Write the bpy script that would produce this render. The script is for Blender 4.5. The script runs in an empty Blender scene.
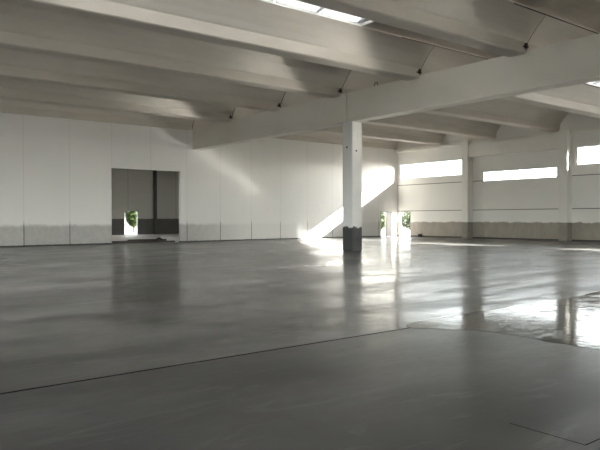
import bpy, bmesh, math, random
from mathutils import Vector, Matrix, noise as mnoise
random.seed(7)
C = bpy.context.scene.collection
S = bpy.context.scene

# ------------------------------------------------------------------ camera
cam_d = bpy.data.cameras.new('camera'); cam = bpy.data.objects.new('camera', cam_d); C.objects.link(cam)
cam_d.sensor_fit = 'HORIZONTAL'; cam_d.sensor_width = 36.0; cam_d.lens = 36.0 * 630.65 / 600.0
cam_d.clip_start = 0.05; cam_d.clip_end = 400
YAW, PITCH, ROLL = 0.6655, -0.0111, 0.0024
cam.matrix_world = (Matrix.Translation((0, 0, 1.55)) @ Matrix.Rotation(-YAW, 4, 'Z')
                    @ Matrix.Rotation(math.pi / 2 + PITCH, 4, 'X') @ Matrix.Rotation(-ROLL, 4, 'Z'))
S.camera = cam

# ------------------------------------------------------------------ sky, sun, exposure
W = bpy.data.worlds.new('sky'); S.world = W; W.use_nodes = True
wn = W.node_tree.nodes; wl = W.node_tree.links; wn.clear()
sky = wn.new('ShaderNodeTexSky'); sky.sky_type = 'NISHITA'; sky.sun_disc = False
SUN_DIR = Vector((1.0, -0.60, 0.56)).normalized()          # towards the sun
sky.sun_elevation = math.asin(SUN_DIR.z)
sky.sun_rotation = math.atan2(SUN_DIR.x, SUN_DIR.y)
sky.air_density = 1.0; sky.dust_density = 2.5; sky.ozone_density = 1.0
bg = wn.new('ShaderNodeBackground'); bg.inputs['Strength'].default_value = 0.92
wo = wn.new('ShaderNodeOutputWorld')
hs = wn.new('ShaderNodeHueSaturation'); hs.inputs['Saturation'].default_value = 0.2
wl.new(sky.outputs[0], hs.inputs['Color']); wl.new(hs.outputs[0], bg.inputs['Color']); wl.new(bg.outputs[0], wo.inputs['Surface'])
sd = bpy.data.lights.new('sun', 'SUN'); sd.energy = 36.0; sd.angle = math.radians(0.53); sd.color = (1.0, 0.945, 0.88)
sun = bpy.data.objects.new('sun', sd); C.objects.link(sun)
sun.rotation_euler = (-SUN_DIR).to_track_quat('-Z', 'Y').to_euler(); sun.location = (80, -40, 50)

S.view_settings.view_transform = 'Standard'; S.view_settings.look = 'None'
S.view_settings.gamma = 1.0; S.view_settings.use_curve_mapping = False
S.view_settings.exposure = 1.5
S.cycles.use_denoising = True
S.cycles.max_bounces = 14; S.cycles.diffuse_bounces = 8; S.cycles.glossy_bounces = 6
S.cycles.transparent_max_bounces = 12
S.cycles.caustics_reflective = True; S.cycles.blur_glossy = 0.05
S.cycles.sample_clamp_indirect = 40.0
S.cycles.use_guiding = True; S.cycles.use_surface_guiding = True; S.cycles.use_volume_guiding = False; S.cycles.guiding_training_samples = 128
S.cycles.use_adaptive_sampling = False
S.cycles.denoiser = 'OPENIMAGEDENOISE'; S.cycles.denoising_prefilter = 'ACCURATE'; S.cycles.denoising_input_passes = 'RGB_ALBEDO_NORMAL'
# daylight enters only through the windows: portals tell the renderer where the sky is seen
def portal(loc, rot, sx, sy):
    l = bpy.data.lights.new('window_daylight', 'AREA'); l.shape = 'RECTANGLE'; l.size = sx; l.size_y = sy; l.cycles.is_portal = True
    o = bpy.data.objects.new('window_daylight', l); C.objects.link(o); o.location = loc; o.rotation_euler = rot

# ------------------------------------------------------------------ dimensions
YB, XR, XL, YF = 36.87, 39.43, -9.0, -20.0      # back, right, left, front wall faces
XG0, XG1 = 20.0, 20.6                           # girder faces
ZB, ZGT, ZGB, ZT = 7.30, 7.42, 6.04, 8.50      # beam bottoms, girder top, girder bottom, beam tops
PITCHY = 4.87
BEAMY = [36.95 - PITCHY * k for k in range(8)]  # near lower edge of each roof beam

# ------------------------------------------------------------------ helpers
def tag(o, label=None, cat=None, group=None, kind=None):
    if label: o['label'] = label
    if cat: o['category'] = cat
    if group: o['group'] = group
    if kind: o['kind'] = kind
    elif cat: o['kind'] = 'thing'
    return o

def link(name, bm, m, parent=None, loc=None, smooth=False):
    me = bpy.data.meshes.new(name)
    bmesh.ops.recalc_face_normals(bm, faces=bm.faces)
    bm.to_mesh(me); bm.free()
    if smooth:
        for p in me.polygons: p.use_smooth = True
    for mm in (m if isinstance(m, (list, tuple)) else [m]): me.materials.append(mm)
    o = bpy.data.objects.new(name, me); C.objects.link(o)
    if parent: o.parent = parent
    if loc is not None: o.location = loc
    return o

def empty(name, loc, rz=0):
    o = bpy.data.objects.new(name, None); C.objects.link(o); o.location = loc; o.rotation_euler = (0, 0, rz)
    o.empty_display_size = 0.2
    return o

def box(bm, x0, x1, y0, y1, z0, z1, bev=0.0):
    r = bmesh.ops.create_cube(bm, size=1.0)
    for v in r['verts']:
        v.co = Vector(((x0 + x1) / 2 + v.co.x * (x1 - x0), (y0 + y1) / 2 + v.co.y * (y1 - y0), (z0 + z1) / 2 + v.co.z * (z1 - z0)))
    if bev > 0:
        es = list({e for v in r['verts'] for e in v.link_edges})
        bmesh.ops.bevel(bm, geom=es, offset=bev, segments=2, affect='EDGES')
    return r['verts']

def bbox(*a, **k):
    bm = bmesh.new(); box(bm, *a, **k); return bm

def cyl(bm, p0, p1, r, seg=12, r2=None):
    p0, p1 = Vector(p0), Vector(p1); d = p1 - p0
    M = Matrix.Translation((p0 + p1) / 2) @ d.to_track_quat('Z', 'Y').to_matrix().to_4x4()
    bmesh.ops.create_cone(bm, cap_ends=True, segments=seg, radius1=r, radius2=r if r2 is None else r2, depth=d.length, matrix=M)

def tube(bm, pts, r, seg=8):
    pts = [Vector(p) for p in pts]; rings = []
    for i, p in enumerate(pts):
        t = (pts[min(i + 1, len(pts) - 1)] - pts[max(i - 1, 0)]).normalized()
        up = Vector((0, 0, 1)) if abs(t.z) < 0.9 else Vector((1, 0, 0))
        a = t.cross(up).normalized(); b = t.cross(a)
        rings.append([bm.verts.new(p + r * (math.cos(2 * math.pi * j / seg) * a + math.sin(2 * math.pi * j / seg) * b)) for j in range(seg)])
    for i in range(len(rings) - 1):
        for j in range(seg):
            bm.faces.new((rings[i][j], rings[i][(j + 1) % seg], rings[i + 1][(j + 1) % seg], rings[i + 1][j]))
    bm.faces.new(rings[0]); bm.faces.new(rings[-1])

def loft(bm, rings):
    vs = [[bm.verts.new(p) for p in r] for r in rings]; n = len(vs[0])
    for a, b in zip(vs[:-1], vs[1:]):
        for j in range(n):
            bm.faces.new((a[j], a[(j + 1) % n], b[(j + 1) % n], b[j]))
    bm.faces.new(vs[0]); bm.faces.new(list(reversed(vs[-1])))

def wall_mesh(us, zs, holes, to3):
    """slab with rectangular openings; us/zs extents; holes (u0,u1,z0,z1); to3(u, side, z)"""
    bm = bmesh.new()
    U = sorted(set(list(us) + [h[i] for h in holes for i in (0, 1)])); Z = sorted(set(list(zs) + [h[i] for h in holes for i in (2, 3)]))
    cache = {}
    def V(u, s, z):
        k = (u, s, z)
        if k not in cache: cache[k] = bm.verts.new(to3(u, s, z))
        return cache[k]
    def solid(i, j):
        if i < 0 or j < 0 or i >= len(U) - 1 or j >= len(Z) - 1: return False
        u, z = (U[i] + U[i + 1]) / 2, (Z[j] + Z[j + 1]) / 2
        return not any(h[0] < u < h[1] and h[2] < z < h[3] for h in holes)
    for i in range(len(U) - 1):
        for j in range(len(Z) - 1):
            if not solid(i, j): continue
            a, b, c, d = U[i], U[i + 1], Z[j], Z[j + 1]
            for s in (0, 1): bm.faces.new((V(a, s, c), V(b, s, c), V(b, s, d), V(a, s, d)))
            if not solid(i - 1, j): bm.faces.new((V(a, 0, c), V(a, 1, c), V(a, 1, d), V(a, 0, d)))
            if not solid(i + 1, j): bm.faces.new((V(b, 0, c), V(b, 1, c), V(b, 1, d), V(b, 0, d)))
            if not solid(i, j - 1): bm.faces.new((V(a, 0, c), V(b, 0, c), V(b, 1, c), V(a, 1, c)))
            if not solid(i, j + 1): bm.faces.new((V(a, 0, d), V(b, 0, d), V(b, 1, d), V(a, 1, d)))
    return bm

# ------------------------------------------------------------------ materials
class N:
    """small node-graph writer"""
    def __init__(s, name):
        s.m = bpy.data.materials.new(name); s.m.use_nodes = True; s.t = s.m.node_tree
        s.t.nodes.clear(); s.out = s.t.nodes.new('ShaderNodeOutputMaterial')
        s.tc = s.t.nodes.new('ShaderNodeTexCoord'); s.pos = s.tc.outputs['Object']
        sp = s.t.nodes.new('ShaderNodeSeparateXYZ'); s.t.links.new(s.pos, sp.inputs[0]); s.x, s.y, s.z = sp.outputs
    def put(s, inp, v):
        if v is None: return
        if hasattr(v, 'is_output'): s.t.links.new(v, inp)
        elif isinstance(v, (tuple, list)) and inp.type == 'RGBA': inp.default_value = (*v[:3], 1)
        else: inp.default_value = v
    def math(s, op, a, b=None, c=None, clamp=False):
        n = s.t.nodes.new('ShaderNodeMath'); n.operation = op; n.use_clamp = clamp
        for i, v in enumerate((a, b, c)): s.put(n.inputs[i], v)
        return n.outputs[0]
    def noise(s, scale, detail=4, rough=0.55, stretch=(1, 1, 1), dist=0.0):
        mp = s.t.nodes.new('ShaderNodeMapping'); s.t.links.new(s.pos, mp.inputs[0]); mp.inputs['Scale'].default_value = stretch
        n = s.t.nodes.new('ShaderNodeTexNoise'); s.t.links.new(mp.outputs[0], n.inputs['Vector'])
        n.inputs['Scale'].default_value = scale; n.inputs['Detail'].default_value = detail
        n.inputs['Roughness'].default_value = rough; n.inputs['Distortion'].default_value = dist
        return n.outputs['Fac']
    def ramp(s, v, a, b, lo=0.0, hi=1.0, smooth=True):
        n = s.t.nodes.new('ShaderNodeMapRange'); n.interpolation_type = 'SMOOTHSTEP' if smooth else 'LINEAR'
        s.put(n.inputs['Value'], v); n.inputs['From Min'].default_value = a; n.inputs['From Max'].default_value = b
        n.inputs['To Min'].default_value = lo; n.inputs['To Max'].default_value = hi
        return n.outputs['Result']
    def mix(s, f, a, b):
        n = s.t.nodes.new('ShaderNodeMix'); n.data_type = 'RGBA'
        s.put(n.inputs[0], f); s.put(n.inputs[6], a); s.put(n.inputs[7], b)
        return n.outputs[2]
    def line(s, v, at, w):
        """1 on a line v = at of half width w"""
        return s.math('LESS_THAN', s.math('ABSOLUTE', s.math('SUBTRACT', v, at)), w)
    def grid(s, v, off, step, w):
        d = s.math('PINGPONG', s.math('SUBTRACT', v, off), step / 2)
        return s.math('LESS_THAN', d, w)
    def bump(s, h, strength, dist=0.02):
        n = s.t.nodes.new('ShaderNodeBump'); n.inputs['Strength'].default_value = strength; n.inputs['Distance'].default_value = dist
        s.t.links.new(h, n.inputs['Height']); return n.outputs[0]
    def bsdf(s, col, rough=0.8, spec=0.3, metal=0.0, normal=None, **kw):
        b = s.t.nodes.new('ShaderNodeBsdfPrincipled')
        s.put(b.inputs['Base Color'], col); s.put(b.inputs['Roughness'], rough); s.put(b.inputs['Specular IOR Level'], spec); s.put(b.inputs['Metallic'], metal)
        if normal is not None: s.put(b.inputs['Normal'], normal)
        for k, v in kw.items(): s.put(b.inputs[k], v)
        s.t.links.new(b.outputs[0], s.out.inputs[0]); s.b = b
        return s.m

def plain(name, col, rough=0.7, metal=0.0, var=0.12, scale=6):
    n = N(name); f = n.noise(scale)
    return n.bsdf(n.mix(f, tuple(c * (1 - var) for c in col), tuple(min(1, c * (1 + var)) for c in col)), rough, 0.3, metal)

PAINT = (0.80, 0.788, 0.765)
def wall_back_mat():
    n = N('painted_panels_back')
    h = n.math('ADD', 1.02, n.math('MULTIPLY', n.noise(2.2, 5, 0.7, (1, 1, 0.6)), 0.34))
    dado = n.ramp(n.math('SUBTRACT', h, n.z), -0.10, 0.16)
    fade = n.math('MAXIMUM', n.ramp(n.x, 19.0, 25.5, 1.0, 0.16), n.ramp(n.x, 29.5, 31.5, 0.0, 0.3))
    stain = n.noise(3.5, 6, 0.7, (1, 1, 0.7))
    col = n.mix(n.noise(0.6, 3), tuple(c * 0.965 for c in PAINT), PAINT)
    # vertical roller streaks, very faint
    col = n.mix(n.math('MULTIPLY', n.ramp(n.noise(1.4, 3, 0.5, (1, 1, 0.04)), 0.45, 0.7), 0.10), col, (0.70, 0.69, 0.67))
    raw = n.mix(stain, (0.36, 0.355, 0.34), (0.60, 0.59, 0.565))
    speck = n.math('MULTIPLY', n.ramp(n.noise(14, 3), 0.60, 0.70), 0.5)
    raw = n.mix(speck, raw, (0.22, 0.22, 0.21))
    col = n.mix(n.math('MULTIPLY', dado, fade), col, raw)
    j = n.grid(n.x, 9.525, 2.5145, 0.022)
    low = n.ramp(n.z, 1.05, 1.5, 0.92, 0.12)
    col = n.mix(n.math('MULTIPLY', j, low), col, (0.05, 0.05, 0.05))
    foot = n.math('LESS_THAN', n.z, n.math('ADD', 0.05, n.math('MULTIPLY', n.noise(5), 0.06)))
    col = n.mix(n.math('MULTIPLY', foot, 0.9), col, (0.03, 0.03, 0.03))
    return n.bsdf(col, n.ramp(dado, 0, 1, 0.55, 0.8), 0.35, normal=n.bump(n.noise(20), 0.15, 0.01))

def wall_right_mat():
    n = N('painted_panels_right')
    h = n.math('ADD', 1.05, n.math('MULTIPLY', n.noise(1.6, 5, 0.7, (1, 1, 0.6)), 0.34))
    dado = n.ramp(n.math('SUBTRACT', h, n.z), -0.03, 0.05)
    col = n.mix(n.noise(0.6, 3), (0.70, 0.68, 0.64), (0.745, 0.725, 0.685))
    raw = n.mix(n.noise(1.8, 6, 0.7, (1, 1, 0.5)), (0.18, 0.162, 0.138), (0.43, 0.39, 0.335))
    col = n.mix(dado, col, raw)
    j = n.math('MAXIMUM', n.line(n.z, 2.115, 0.03), n.line(n.z, 4.27, 0.03))
    col = n.mix(n.math('MULTIPLY', j, 0.8), col, (0.10, 0.095, 0.085))
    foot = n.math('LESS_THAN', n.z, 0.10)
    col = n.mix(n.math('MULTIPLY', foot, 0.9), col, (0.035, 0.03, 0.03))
    return n.bsdf(col, 0.65, 0.3, normal=n.bump(n.noise(20), 0.15, 0.01))

def floor_mat():
    n = N('polished_concrete')
    big = n.noise(0.16, 5, 0.6); mid = n.noise(0.55, 6, 0.62, (0.45, 1.0, 1), 0.3); fine = n.noise(7, 5, 0.7)
    sweep = n.noise(0.9, 6, 0.7, (0.25, 1.3, 1), 0.5)                 # long trowel sweeps
    near = n.math('LESS_THAN', n.y, 6.03)
    c = n.mix(n.ramp(big, 0.34, 0.64), (0.038, 0.038, 0.038), (0.105, 0.104, 0.102))
    c = n.mix(n.math('MULTIPLY', n.ramp(mid, 0.42, 0.68), 0.65), c, (0.205, 0.202, 0.198))
    c = n.mix(n.math('MULTIPLY', n.ramp(sweep, 0.46, 0.66), 0.6), c, (0.035, 0.035, 0.035))
    c = n.mix(n.math('MULTIPLY', n.ramp(fine, 0.45, 0.75), 0.3), c, (0.05, 0.05, 0.05))
    flow = n.noise(2.6, 5, 0.7, (0.35, 1.2, 1), 1.5)
    c = n.mix(n.math('MULTIPLY', n.ramp(flow, 0.52, 0.66), 0.22), c, (0.26, 0.257, 0.25))
    c = n.mix(n.math('MULTIPLY', near, 0.3), c, (0.045, 0.045, 0.045))
    # saw cuts: one right across the hall, and a corner of two close to the camera
    j = n.line(n.y, n.math('ADD', 6.02, n.math('MULTIPLY', n.math('SUBTRACT', n.noise(0.8), 0.5), 0.03)), 0.022)
    j2 = n.math('MULTIPLY', n.line(n.x, 4.165, 0.006), n.math('MULTIPLY', n.math('GREATER_THAN', n.y, 2.16), n.math('LESS_THAN', n.y, 2.75)))
    j3 = n.math('MULTIPLY', n.line(n.y, 2.165, 0.006), n.math('GREATER_THAN', n.x, 4.165))
    J = n.math('MAXIMUM', j, n.math('MAXIMUM', j2, j3))
    c = n.mix(n.math('MULTIPLY', J, 0.85), c, (0.015, 0.015, 0.014))
    r = n.math('ADD', n.ramp(mid, 0.3, 0.75, 0.11, 0.21), n.ramp(sweep, 0.3, 0.7, -0.02, 0.03))
    r = n.math('ADD', r, n.math('MULTIPLY', near, 0.02))
    r = n.math('MINIMUM', n.math('ADD', r, n.ramp(n.x, 22.0, 27.0, 0.03, 0.0)), 0.27)
    r = n.math('MAXIMUM', r, n.math('MULTIPLY', J, 0.9))
    bm_ = n.bump(n.math('ADD', n.noise(1.6, 4, 0.55), n.math('MULTIPLY', fine, 0.03)), 0.25, 0.02)
    br = n.math('ADD', 0.34, n.math('MULTIPLY', mid, 0.10))
    keep = n.math('SUBTRACT', 1.0, J)
    m = n.bsdf(c, br, n.math('MULTIPLY', 0.18, keep), normal=bm_)
    cw = n.math('MULTIPLY', n.ramp(sweep, 0.40, 0.62, 0.78, 0.28), n.math('SUBTRACT', 1.0, n.math('MULTIPLY', near, 0.4)))
    n.put(n.b.inputs['Coat Weight'], n.math('MULTIPLY', cw, keep)); n.put(n.b.inputs['Coat Roughness'], r); n.put(n.b.inputs['Coat Normal'], bm_)
    return m

def water_mat():
    n = N('puddle_water')
    f = n.noise(3.5, 6, 0.75, (0.7, 1.4, 1), 1.0)
    scum = n.ramp(f, 0.47, 0.60)
    c = n.mix(scum, (0.075, 0.074, 0.07), (0.13, 0.125, 0.115))
    return n.bsdf(c, n.ramp(f, 0.46, 0.62, 0.02, 0.22), 0.5, normal=n.bump(n.noise(5, 5, 0.7), 0.22, 0.008), IOR=1.45)

def concrete(name, a, b, rough=0.75, scale=0.8, streak=(1, 1, 1), pores=0.2):
    n = N(name)
    c = n.mix(n.ramp(n.noise(scale, 5, 0.6, streak), 0.3, 0.7), a, b)
    c = n.mix(n.math('MULTIPLY', n.ramp(n.noise(18, 3), 0.62, 0.72), pores), c, tuple(v * 0.6 for v in a))
    return n.bsdf(c, rough, 0.3, normal=n.bump(n.noise(14), 0.15, 0.01))

def column_mat(h0, amp, dark, cut=0.05, name='painted_column', paint=PAINT):
    n = N(name)
    h = n.math('ADD', h0, n.math('MULTIPLY', n.math('SUBTRACT', n.noise(4.0, 5, 0.75, (1, 1, 0.25)), 0.5), amp))
    d = n.ramp(n.math('SUBTRACT', h, n.z), -0.01, 0.02)
    raw = n.mix(n.noise(3, 6, 0.7), tuple(v * 0.6 for v in dark), tuple(v * 1.6 for v in dark))
    col = n.mix(n.noise(0.7, 3), tuple(c * 0.94 for c in paint), paint)
    return n.bsdf(n.mix(d, col, raw), 0.65, 0.3, normal=n.bump(n.noise(16), 0.2, 0.01))

M = {}
M['wall_back'] = wall_back_mat(); M['wall_right'] = wall_right_mat(); M['floor'] = floor_mat(); M['water'] = water_mat()
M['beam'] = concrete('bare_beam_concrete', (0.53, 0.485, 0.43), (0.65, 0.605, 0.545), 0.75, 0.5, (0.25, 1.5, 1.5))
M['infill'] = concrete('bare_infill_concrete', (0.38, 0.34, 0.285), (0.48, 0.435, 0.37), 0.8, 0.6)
M['girder'] = concrete('pale_girder_concrete', (0.61, 0.575, 0.52), (0.69, 0.655, 0.60), 0.65, 0.5, (1, 0.4, 1), 0.12)
M['wall_plain'] = concrete('painted_wall', (0.72, 0.705, 0.67), (0.79, 0.775, 0.74), 0.65, 0.5)
M['lintel'] = concrete('painted_lintel', (0.67, 0.645, 0.60), (0.73, 0.705, 0.66), 0.65, 0.5)
M['column'] = column_mat(1.13, 0.75, (0.050, 0.050, 0.048), paint=(0.70, 0.69, 0.665))
M['pillar'] = column_mat(1.22, 0.12, (0.22, 0.205, 0.18), name='painted_wall_pillar', paint=(0.72, 0.70, 0.655))
M['dark_metal'] = plain('dark_metal', (0.05, 0.045, 0.04), 0.5, 0.6)
M['alu'] = plain('grey_window_frame', (0.45, 0.45, 0.45), 0.45, 0.3)
M['white_frame'] = plain('white_frame', (0.72, 0.72, 0.70), 0.45)
M['door_grey'] = plain('grey_door_leaf', (0.24, 0.24, 0.235), 0.5)
M['rubber'] = plain('black_rubber', (0.02, 0.02, 0.02), 0.7)
M['timber'] = plain('dark_wet_timber', (0.06, 0.055, 0.05), 0.7, 0, 0.4, 3)
M['hole'] = plain('hole_shadow', (0.04, 0.04, 0.04), 0.9)
M['gravel'] = plain('pale_gravel', (0.15, 0.145, 0.13), 0.9, 0, 0.2, 3)
M['leaf'] = plain('leaf_green', (0.030, 0.050, 0.010), 0.6, 0, 0.35, 1.5)
M['bark'] = plain('bark', (0.10, 0.08, 0.06), 0.9)

def far_wall_mat():
    n = N('grey_far_panels')
    d = n.ramp(n.math('SUBTRACT', n.math('ADD', 1.45, n.math('MULTIPLY', n.noise(2), 0.12)), n.z), -0.05, 0.05)
    col = n.mix(n.noise(0.5), (0.50, 0.49, 0.44), (0.60, 0.585, 0.53))
    raw = n.mix(n.noise(2, 5, 0.7), (0.10, 0.10, 0.09), (0.15, 0.15, 0.14))
    j = n.grid(n.x, 26.65, 2.5, 0.03)
    col = n.mix(n.math('MULTIPLY', j, 0.4), n.mix(d, col, raw), (0.10, 0.10, 0.09))
    return n.bsdf(col, 0.8, 0.2)
M['far_wall'] = far_wall_mat()

def pane_mat():
    n = N('window_glass')
    tr = n.t.nodes.new('ShaderNodeBsdfTransparent'); tr.inputs[0].default_value = (0.94, 0.96, 0.95, 1)
    gl = n.t.nodes.new('ShaderNodeBsdfGlossy'); gl.inputs['Roughness'].default_value = 0.03
    fr = n.t.nodes.new('ShaderNodeFresnel'); fr.inputs[0].default_value = 1.45
    mx = n.t.nodes.new('ShaderNodeMixShader')
    n.t.links.new(fr.outputs[0], mx.inputs[0]); n.t.links.new(tr.outputs[0], mx.inputs[1]); n.t.links.new(gl.outputs[0], mx.inputs[2])
    n.t.links.new(mx.outputs[0], n.out.inputs[0]); return n.m
M['glass'] = pane_mat()
def poly_mat():
    n = N('milky_rooflight')
    a = n.t.nodes.new('ShaderNodeBsdfTranslucent'); a.inputs[0].default_value = (0.40, 0.41, 0.41, 1)
    b = n.t.nodes.new('ShaderNodeBsdfDiffuse'); b.inputs[0].default_value = (0.85, 0.85, 0.85, 1)
    mx = n.t.nodes.new('ShaderNodeMixShader'); mx.inputs[0].default_value = 0.3
    n.t.links.new(a.outputs[0], mx.inputs[1]); n.t.links.new(b.outputs[0], mx.inputs[2])
    n.t.links.new(mx.outputs[0], n.out.inputs[0]); return n.m
M['poly'] = poly_mat()

# ------------------------------------------------------------------ shell
TH = 0.25
WALLZ = ZB - 0.006
OPEN = (14.53, 19.13, 0.0, 4.58)                        # gateway to the next hall
D1 = (37.43, 38.27, 0.0, 2.06)                           # doorway in the back wall
D2 = (35.40, 36.72, 0.0, 2.07)                           # doorway in the right wall
WINS = [(30.24, 36.60, 4.78, 6.03), (22.50, 28.38, 4.20, 4.95), (14.45, 21.16, 4.92, 6.13), (6.4, 10.6, 4.92, 6.13), (-0.3, 5.9, 4.92, 6.13), (-7.9, -1.7, 4.92, 6.13), (-15.5, -9.3, 4.92, 6.13)]

f = link('floor', bbox(XL, XR + TH, YF, YB + TH, -0.06, 0.0), M['floor']); tag(f, kind='structure')
w = link('wall_back', wall_mesh((XL, XR), (0, WALLZ), [OPEN, D1], lambda u, s, z: (u, YB + s * TH, z)), M['wall_back']); tag(w, kind='structure')
# parapet strip closing the last trough above the back wall
w = link('wall_right', wall_mesh((YF - TH, YB + 1.45), (0, 9.0), [D2] + WINS, lambda u, s, z: (XR + s * TH, u, z)), M['wall_right']); tag(w, kind='structure')
LWIN = [(y, y + 6.3, 2.2, 6.4) for y in (-18.0, -10.4, -2.8, 4.8, 12.4, 20.0, 27.6)]
FWIN = [(x, x + 6.0, 2.4, 6.2) for x in (-7.5, 0.3, 8.1, 15.9, 23.7, 31.5)]
w = link('wall_left', wall_mesh((YF - TH, YB + 1.45), (0, 9.0), LWIN, lambda u, s, z: (XL - s * TH, u, z)), M['wall_plain']); tag(w, kind='structure')
w = link('wall_front', wall_mesh((XL, XR), (0, 9.0), FWIN, lambda u, s, z: (u, YF - s * TH, z)), M['wall_plain']); tag(w, kind='structure')

# ceiling: shallow arched infill between the trough beams, open where the rooflights sit
SKY = [(2.6, 16.0, 4), (27.2, 37.3, 4)]                  # x0, x1, gap index (between beam 4 and the nearer beam 5)
bm = bmesh.new()
NA = 8
def arch(ya, yb, t): return ya + (yb - ya) * t, ZT + 0.02 + 0.26 * math.sin(math.pi * t)
for k in range(8):
    yb_ = BEAMY[k] - 0.70
    ya_ = (BEAMY[k + 1] + 1.36) if k < 7 else YF
    xs = [XL] + sorted([v for s in SKY if s[2] == k for v in s[:2]]) + [XR]
    for i in range(0, len(xs) - 1, 2):
        sec = []
        pr = [arch(ya_, yb_, j / NA) for j in range(NA + 1)]
        ring0 = [(y, z) for y, z in pr] + [(y, z + 0.06) for y, z in reversed(pr)]
        loft(bm, [[(xs[i], y, z) for y, z in ring0], [(xs[i + 1], y, z) for y, z in ring0]])
box(bm, XL, XR, BEAMY[0] + 0.3, YB + TH + 0.8, ZT + 0.01, ZT + 0.08)
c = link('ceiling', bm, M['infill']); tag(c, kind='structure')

# ------------------------------------------------------------------ roof beams (trough section, dapped ends over the girder)
def prof(zmin=0.0):
    L = [(0.03, 0.0), (-0.015, 0.035), (-0.05, 0.40), (-0.10, 0.455), (-0.22, 0.62), (-0.42, 0.86), (-0.62, 1.06), (-0.78, 1.20)]
    pts = []
    for (y, z) in L:
        pts.append((y, z))
    R = [(0.65 - y, z) for y, z in L]
    full = pts[::-1] + R                                  # from near top, down, across, up to far top
    return [(y, max(z, zmin)) for y, z in full]
ORD = ['resting on the back wall', 'first out from the back wall', 'second out from the back wall', 'third out from the back wall',
       'fourth out from the back wall', 'fifth out from the back wall', 'sixth out from the back wall', 'seventh out from the back wall']
def roof_beam(k, side):
    y0 = BEAMY[k]; bm = bmesh.new()
    if side == 'left': xa, xb, dap = XL + 0.006, XG0 + 0.03, XG0 - 0.03
    else: xa, xb, dap = XR - 0.002, XG0 + 0.075, XG1 + 0.03
    full = prof(); cut = prof(ZGT - ZB + 0.006)
    x0 = xa
    rings = [[(xa - x0, y, z) for y, z in full], [(dap - x0, y, z) for y, z in full], [(dap - x0, y, z) for y, z in cut], [(xb - x0, y, z) for y, z in cut]]
    loft(bm, rings)
    o = link('roof_beam', bm, M['beam'], loc=(x0, y0, ZB))
    tag(o, ('concrete trough roof beam left of the girder, ' if side == 'left' else 'concrete trough roof beam between girder and window wall, ') + ORD[k], 'roof beam', 'trough roof beams spanning both bays')
    if side == 'left':
        b = bmesh.new(); sec = [(0.325 + (y - 0.325) * 0.985, max(z + 0.012, ZGT - ZB + 0.01)) for y, z in full]
        loft(b, [[(xb + 0.001 - x0, y, z) for y, z in sec], [(XG0 + 0.074 - x0, y, z) for y, z in sec]])
        q = link('joint_gap_fill', b, M['rubber'], o); q['label'] = 'dark joint between two beam ends'  # black filler in the open gap, standing in for the shade inside it
    b = bmesh.new(); xs = (XG0 - 1.9 - x0, xb - x0) if side == 'left' else (xb - x0, xa - x0)
    (ya_, za_), (yb_, zb_) = full[1], full[0]
    sec = [(yb_ - 0.012, zb_ - 0.004), (yb_ + 0.025, zb_ - 0.03), (yb_ + 0.03, zb_ - 0.004)]
    loft(b, [[(x, y, z) for y, z in sec] for x in xs]); q = link('edge_gap_strip', b, M['rubber'], o); q['label'] = 'thin dark seam along the upper edge'  # dark strip painted in for the shaded gap between beam and infill
    if side == 'left' and 0 < k < 6:
        b = bmesh.new(); cyl(b, (XG0 - 0.10 - x0, -0.09, 0.16), (XG0 - 0.10 - x0, -0.09, 0.34), 0.055, 10); cyl(b, (XG0 - 0.22 - x0, -0.05, 0.22), (XG0 - 0.02 - x0, -0.12, 0.22), 0.03, 8)
        p = link('anchor_pin', b, M['dark_metal'], o); p['label'] = 'dark steel anchor pin'
for k in range(8):
    for side in ('left', 'right'): roof_beam(k, side)

# ------------------------------------------------------------------ girders and column
def girder(y0, y1, label):
    o = empty('roof_girder', (XG0, y0, ZGB)); tag(o, label, 'girder', 'deep girders in line over the pillar')
    link('girder_web', bbox(0, XG1 - XG0, 0, y1 - y0, 0, ZGT - ZGB, bev=0.012), M['girder'], o)
    return o
CY = 21.55
JY = 21.93
g1 = girder(JY + 0.012, YB - 0.004, 'pale concrete girder running from the pillar back to the far wall')
g2 = girder(6.9, JY - 0.012, 'pale concrete girder running from the pillar towards the right foreground')
b = bmesh.new(); tube(b, [(0.12, 0, 0.0), (0.12, 0, 0.12), (0.12, 0.03, 0.17), (0.12, 0.10, 0.19), (0.12, 0.17, 0.17), (0.12, 0.20, 0.12), (0.12, 0.20, 0.0)], 0.018)
lp = link('lifting_loop', b, M['dark_metal'], g2, loc=(0, 13.1, ZGT - ZGB - 0.01)); lp['label'] = 'dark steel lifting loop'

col = empty('column', (XG0, CY, 0)); tag(col, 'square white concrete pillar with dark bare base under the girder', 'pillar')
bm = bbox(0, 0.64, 0, 0.68, 0, ZGB, bev=0.025)
link('shaft', bm, M['column'], col)
b = bmesh.new(); cyl(b, (-0.004, 0.36, 4.86), (0.01, 0.36, 4.86), 0.05, 14); h = link('lifting_hole', b, M['hole'], col); h['label'] = 'small dark round hole'
b = bmesh.new(); cyl(b, (0.27, -0.004, 4.68), (0.27, 0.01, 4.68), 0.05, 14); h = link('lifting_hole', b, M['hole'], col); h['label'] = 'small dark round hole'
b = bmesh.new(); cyl(b, (0.33, -0.012, 0.52), (0.33, 0.01, 0.52), 0.07, 16); h = link('base_plug', b, M['hole'], col); h['label'] = 'round dark plug in the base'

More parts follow.
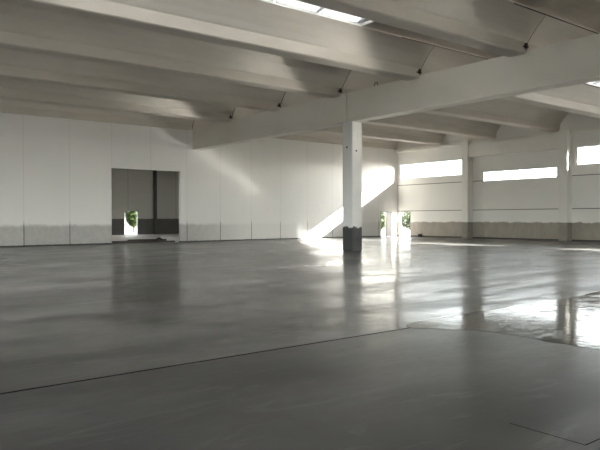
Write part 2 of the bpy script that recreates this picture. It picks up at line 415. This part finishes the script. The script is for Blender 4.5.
# ------------------------------------------------------------------ wall pillars and lintel on the window wall
PX = XR - 0.62
def pillar(y0, y1, label):
    o = link('wall_pillar', bbox(0, XR - PX - 0.004, 0, y1 - y0, 0, ZB, bev=0.012), M['pillar'], loc=(PX, y0, 0))
    tag(o, label, 'pillar', 'pillars along the window wall'); return o
pillar(29.22, 29.78, 'white wall pillar with grey foot, between corner window bay and middle window bay')
pillar(21.44, 22.04, 'white wall pillar with grey foot, between middle window bay and bright right-hand bay')
pillar(13.82, 14.40, 'white wall pillar with grey foot, next one beyond the right edge')
o = link('lintel_beam', bbox(0, 0.45, 0, 7.16, 0, 0.94, bev=0.015), M['lintel'], loc=(PX + 0.08, 22.05, 6.06)); tag(o, 'pale concrete lintel beam over the middle window bay', 'lintel')
bm = bmesh.new(); box(bm, XR - 0.30, XR, YF, YB, 7.02, 7.22); box(bm, XG0 - 0.1, XG1 + 0.1, YB, YB + TH, WALLZ, ZGT - 0.004); t = link('trim_1', bm, M['lintel']); tag(t, kind='structure')

# ------------------------------------------------------------------ windows
for i, (y0, y1, z0, z1) in enumerate(WINS):
    fr = 0.06
    bm = bmesh.new(); X0, X1 = XR + 0.08, XR + 0.16
    box(bm, X0, X1, y0, y1, z0, z0 + fr); box(bm, X0, X1, y0, y1, z1 - fr, z1)
    box(bm, X0, X1, y0, y0 + fr, z0 + fr, z1 - fr); box(bm, X0, X1, y1 - fr, y1, z0 + fr, z1 - fr)
    wdw = link('window_%d' % (i + 1), bm, M['alu']); tag(wdw, kind='structure')
    link('pane', bbox(XR + 0.115, XR + 0.125, y0 + fr, y1 - fr, z0 + fr, z1 - fr), M['glass'], wdw)

for i, (u0, u1, z0, z1) in enumerate(LWIN + FWIN):
    def bx_(bm, a, b, c, d, q0=0.08, q1=0.16):
        if i < len(LWIN): box(bm, XL - q1, XL - q0, a, b, c, d)
        else: box(bm, a, b, YF - q1, YF - q0, c, d)
    bm = bmesh.new(); fr = 0.06
    bx_(bm, u0, u1, z0, z0 + fr); bx_(bm, u0, u1, z1 - fr, z1); bx_(bm, u0, u0 + fr, z0 + fr, z1 - fr); bx_(bm, u1 - fr, u1, z0 + fr, z1 - fr)
    wdw = link('window_%d' % (i + 8), bm, M['alu']); tag(wdw, kind='structure')
    bm = bmesh.new(); bx_(bm, u0 + fr, u1 - fr, z0 + fr, z1 - fr, 0.115, 0.125)
    link('pane', bm, M['glass'], wdw)

hp = math.pi / 2
for y0, y1, z0, z1 in WINS + [D2]: portal((XR + 0.2, (y0 + y1) / 2, (z0 + z1) / 2), (hp, 0, hp), y1 - y0, z1 - z0)
for y0, y1, z0, z1 in LWIN: portal((XL - 0.2, (y0 + y1) / 2, (z0 + z1) / 2), (hp, 0, -hp), y1 - y0, z1 - z0)
for x0, x1, z0, z1 in FWIN: portal(((x0 + x1) / 2, YF - 0.2, (z0 + z1) / 2), (hp, 0, 0), x1 - x0, z1 - z0)
portal(((D1[0] + D1[1]) / 2, YB + 0.22, 1.03), (hp, 0, math.pi), D1[1] - D1[0], D1[3])

# ------------------------------------------------------------------ doors
def doorway(name, x0, x1, zt, horizontal, at):
    bm = bmesh.new(); t = 0.05
    for a, b, c, d in ((x0, x0 + t, 0, zt), (x1 - t, x1, 0, zt), (x0 + t, x1 - t, zt - t, zt)):
        if horizontal: box(bm, a, b, at + 0.02, at + 0.2, c, d)
        else: box(bm, at + 0.02, at + 0.2, a, b, c, d)
    o = link(name, bm, M['door_grey']); tag(o, kind='structure'); return o
d1 = doorway('door_1', D1[0], D1[1], D1[3], True, YB)
d2 = doorway('door_2', D2[0], D2[1], D2[3], False, XR)
lf = empty('door_leaf', (D1[1] - 0.02, YB + 0.0, 0.0), math.radians(-112)); tag(lf, 'grey metal door leaf standing open at narrow doorway in the far wall', 'door')
link('leaf_panel', bbox(0, 0.82, -0.045, 0, 0.02, 2.03, bev=0.006), M['door_grey'], lf)
b = bmesh.new(); cyl(b, (0.75, -0.045, 1.05), (0.75, -0.10, 1.05), 0.012, 8); cyl(b, (0.76, -0.10, 1.05), (0.63, -0.10, 1.05), 0.012, 8); link('handle', b, M['dark_metal'], lf)

# ------------------------------------------------------------------ rooflights
def rooflight(x0, x1, k, label, bars):
    ya, yb = BEAMY[k + 1] + 1.36, BEAMY[k] - 0.70
    o = empty('rooflight', (x0, ya, ZT + 0.02)); tag(o, label, 'skylight', 'rooflights between the roof beams')
    Wd, L = yb - ya, x1 - x0; bm = bmesh.new(); h = 0.10; t = 0.06
    box(bm, 0, L, 0, t, 0, h); box(bm, 0, L, Wd - t, Wd, 0, h); box(bm, 0, t, t, Wd - t, 0, h); box(bm, L - t, L, t, Wd - t, 0, h)
    link('curb', bm, M['white_frame'], o)
    edges = [0.0] + [b for b in bars] + [L]
    for a, b in zip(edges[:-1], edges[1:]):
        bm = bmesh.new(); NA2 = 8
        pr = [(Wd * j / NA2, h + 0.22 * math.sin(math.pi * j / NA2)) for j in range(NA2 + 1)]
        ring = pr + [(y, z + 0.012) for y, z in reversed(pr)]
        loft(bm, [[(a + 0.03, y, z) for y, z in ring], [(b - 0.03, y, z) for y, z in ring]])
        link('pane', bm, M['poly'], o)
        # end tympanum kept closed by the curb's ribs
    for b in bars + [0.0, L]:
        bm = bmesh.new()
        offs = (-0.09, 0.09) if 0 < b < L else ((0.03,) if b == 0 else (-0.03, -0.17))
        for d in offs:
            pr = [(Wd * j / 8, h + 0.20 * math.sin(math.pi * j / 8)) for j in range(9)]
            ring = [(y, z - 0.05) for y, z in pr] + [(y, z + 0.05) for y, z in reversed(pr)]
            loft(bm, [[(b + d - 0.025, y, z) for y, z in ring], [(b + d + 0.025, y, z) for y, z in ring]])
        link('glazing_rib', bm, M['alu'], o)
    return o
s = SKY[0]; rooflight(s[0], s[1], s[2], 'long white rooflight strip with paired ribs above the left span', [14.0 - s[0] - 1.92 * i for i in range(5, -1, -1)])
s = SKY[1]; rooflight(s[0], s[1], s[2], 'bright rooflight at right edge of picture, beyond the girder', [1.92 * i for i in range(1, 6)])

# ------------------------------------------------------------------ next hall seen through the gateway
YN = 57.2; NX0, NX1 = 6.0, 34.0
ND = (23.75, 25.15, 0.0, 2.27)
f2 = link('floor_next_hall', bbox(NX0, NX1, YB + TH, YN, -0.06, 0.0), concrete('next_hall_floor', (0.30, 0.29, 0.27), (0.40, 0.39, 0.36), 0.5)); tag(f2, kind='structure')
w2 = link('wall_next_hall', wall_mesh((NX0, NX1), (0, 6.9), [ND], lambda u, s_, z: (u, YN + s_ * TH, z)), M['far_wall']); tag(w2, kind='structure')
bm = bmesh.new(); box(bm, NX0 - TH, NX0, YB + TH, YN, 0, 6.9); box(bm, NX1, NX1 + TH, YB + TH, YN, 0, 6.9)
w3 = link('wall_next_hall_sides', bm, M['far_wall']); tag(w3, kind='structure')
bm = bmesh.new(); box(bm, NX0, NX1, YB + TH, 43.0, 6.9, 7.1); box(bm, NX0, NX1, 47.5, YN, 6.9, 7.1)
c2 = link('ceiling_next_hall', bm, M['infill']); tag(c2, kind='structure')
wn1 = link('window_20', bbox(NX0, NX1, 43.0, 47.5, 6.98, 7.02), M['poly']); tag(wn1, kind='structure')  # unseen translucent roof strip, added to bring daylight into the next hall
d3 = doorway('door_3', ND[0], ND[1], ND[3], True, YN)
o = link('wall_pillar', bbox(0, 0.24, 0, 0.35, 0, 6.9, bev=0.01), concrete('shadowed_pillar_concrete', (0.10, 0.10, 0.09), (0.14, 0.135, 0.12)), loc=(26.72, YN - 0.35, 0)); tag(o, 'slim dark pillar in painted shadow on the far wall seen through the gateway', 'pillar')  # ordinary wall concrete; its shadow is put into the dark grey colour

# things lying in the gateway
def plank(x0, x1, y, z, h, d, rz, label):
    o = link('timber_plank', bbox(0, x1 - x0, -d / 2, d / 2, 0, h, bev=0.008), M['timber'], loc=(x0, y, z)); o.rotation_euler = (0, 0, rz)
    tag(o, label, 'plank', 'timbers lying in the gateway'); return o
plank(14.60, 18.9, YB + 0.45, 0.0, 0.10, 0.16, 0.0, 'long dark timber lying across the gateway threshold, nearest the front')
plank(14.75, 18.6, YB + 1.6, 0.0, 0.12, 0.22, 0.012, 'dark timber lying behind the threshold timber in the gateway')
plank(16.9, 19.6, YB + 3.2, 0.0, 0.14, 0.20, -0.03, 'shorter dark timber furthest back in the gateway, behind the hose')
b = bmesh.new(); tube(b, [(0.62 * t - 0.31 + 0.0, 0.1 * math.sin(3 * t), 0.055 + 0.20 * math.sin(math.pi * t)) for t in [i / 16 for i in range(17)]], 0.055, 10)
o = link('debris', b, M['rubber'], loc=(18.15, YB + 1.05, 0), smooth=True); tag(o, 'short bent black hose arched on the gateway floor', 'debris')  # unidentified dark curved piece, modelled as a bent tube

# small black box and cable at the foot of the window wall
bx = empty('socket_box', (XR - 0.22, 34.15, 0)); tag(bx, 'small black box on the floor against window wall, right of the corner doorway', 'box')
link('box_body', bbox(0, 0.20, 0, 0.28, 0, 0.20, bev=0.015), M['rubber'], bx); link('lid', bbox(-0.01, 0.21, -0.01, 0.29, 0.20, 0.23, bev=0.008), M['rubber'], bx)
b = bmesh.new(); tube(b, [(0, 0, 0.012), (-0.06, 0.25, 0.012), (0.02, 0.5, 0.012), (-0.03, 0.8, 0.012), (0.02, 1.0, 0.012)], 0.012)
o = link('cable', b, M['rubber'], loc=(XR - 0.15, 34.46, 0)); tag(o, 'black cable trailing along the wall foot from the black box', 'cable')

# ------------------------------------------------------------------ puddle
def puddle(pts, loc, label, seed):
    bm = bmesh.new(); dense = []
    n = len(pts)
    for i in range(n):
        p0, p1, p2, p3 = (Vector((*pts[(i + d) % n], 0)) for d in (-1, 0, 1, 2))
        for j in range(10):
            t = j / 10
            q = 0.5 * ((2 * p1) + (p2 - p0) * t + (2 * p0 - 5 * p1 + 4 * p2 - p3) * t * t + (-p0 + 3 * p1 - 3 * p2 + p3) * t ** 3)
            a = mnoise.noise((q.x * 1.7, q.y * 1.7, seed)) * 0.14 + mnoise.noise((q.x * 6, q.y * 6, seed + 3)) * 0.06
            dense.append(Vector((q.x + a, q.y + a * 0.8, 0)))
    top = [bm.verts.new((p.x - loc[0], p.y - loc[1], 0.003)) for p in dense]; bot = [bm.verts.new((p.x - loc[0], p.y - loc[1], 0.0)) for p in dense]
    bm.faces.new(top); bm.faces.new(list(reversed(bot)))
    for i in range(len(top)): bm.faces.new((bot[i], bot[(i + 1) % len(top)], top[(i + 1) % len(top)], top[i]))
    o = link('puddle', bm, M['water'], loc=loc); tag(o, label, 'puddle'); return o
puddle([(6.7, 6.10), (7.4, 6.30), (8.7, 6.38), (10.6, 6.32), (12.6, 6.45), (15.5, 6.6), (17, 5.6), (16, 4.2), (13, 3.3), (10, 3.2), (7.6, 3.55), (7.35, 4.1), (7.3, 4.7), (7.2, 5.3), (7.0, 5.75)],
       (9.0, 5.0, 0.0), 'wide shallow puddle along the floor joint at right, mirroring the windows', 1.3)

# ------------------------------------------------------------------ outside
g = link('ground', bbox(-60, 110, -60, 120, -0.30, -0.07), M['gravel']); tag(g, kind='structure')
def shrub(x, y, h, r, n, label, trunk=None, zc=None, group=None):
    o = empty('tree' if trunk else 'shrub', (x, y, -0.07)); tag(o, label, 'tree' if trunk else 'shrub', group)
    bm = bmesh.new(); zc = h * 0.55 if zc is None else zc
    for i in range(n):
        d = Vector((random.gauss(0, 1), random.gauss(0, 1), random.gauss(0, 1))).normalized() * (random.random() ** 0.4)
        p = Vector((d.x * r, d.y * r, zc + d.z * (h - zc)))
        if p.z < 0.02: continue
        a = Vector((random.gauss(0, 1), random.gauss(0, 1), random.gauss(0, 1))).normalized(); b_ = a.orthogonal().normalized(); s_ = random.uniform(0.06, 0.12)
        vs = [bm.verts.new(p + a * s_ * 1.4), bm.verts.new(p + b_ * s_ * 0.6), bm.verts.new(p - a * s_ * 1.4), bm.verts.new(p - b_ * s_ * 0.6)]
        bm.faces.new(vs)
    link('foliage', bm, M['leaf'], o)
    b = bmesh.new(); tr = trunk or 0.05
    cyl(b, (0, 0, 0), (0.05, 0.03, zc), tr, 10, tr * 0.6)
    for i in range(5):
        a = i * 1.26; cyl(b, (0.03, 0.02, zc * (0.5 + 0.08 * i)), (math.cos(a) * r * 0.6, math.sin(a) * r * 0.6, zc + (h - zc) * 0.4), tr * 0.4, 6, tr * 0.15)
    link('trunk', b, M['bark'], o); return o
shrub(45.4, 45.2, 2.6, 1.3, 3000, 'green shrub outside, seen through the narrow far doorway')
shrub(49.6, 44.0, 2.5, 1.6, 3000, 'yellow green shrub outside, seen through the corner doorway')
shrub(28.75, 66.5, 4.2, 1.0, 7000, 'leafy tree outside the far door of the next hall', trunk=0.15, zc=2.4)
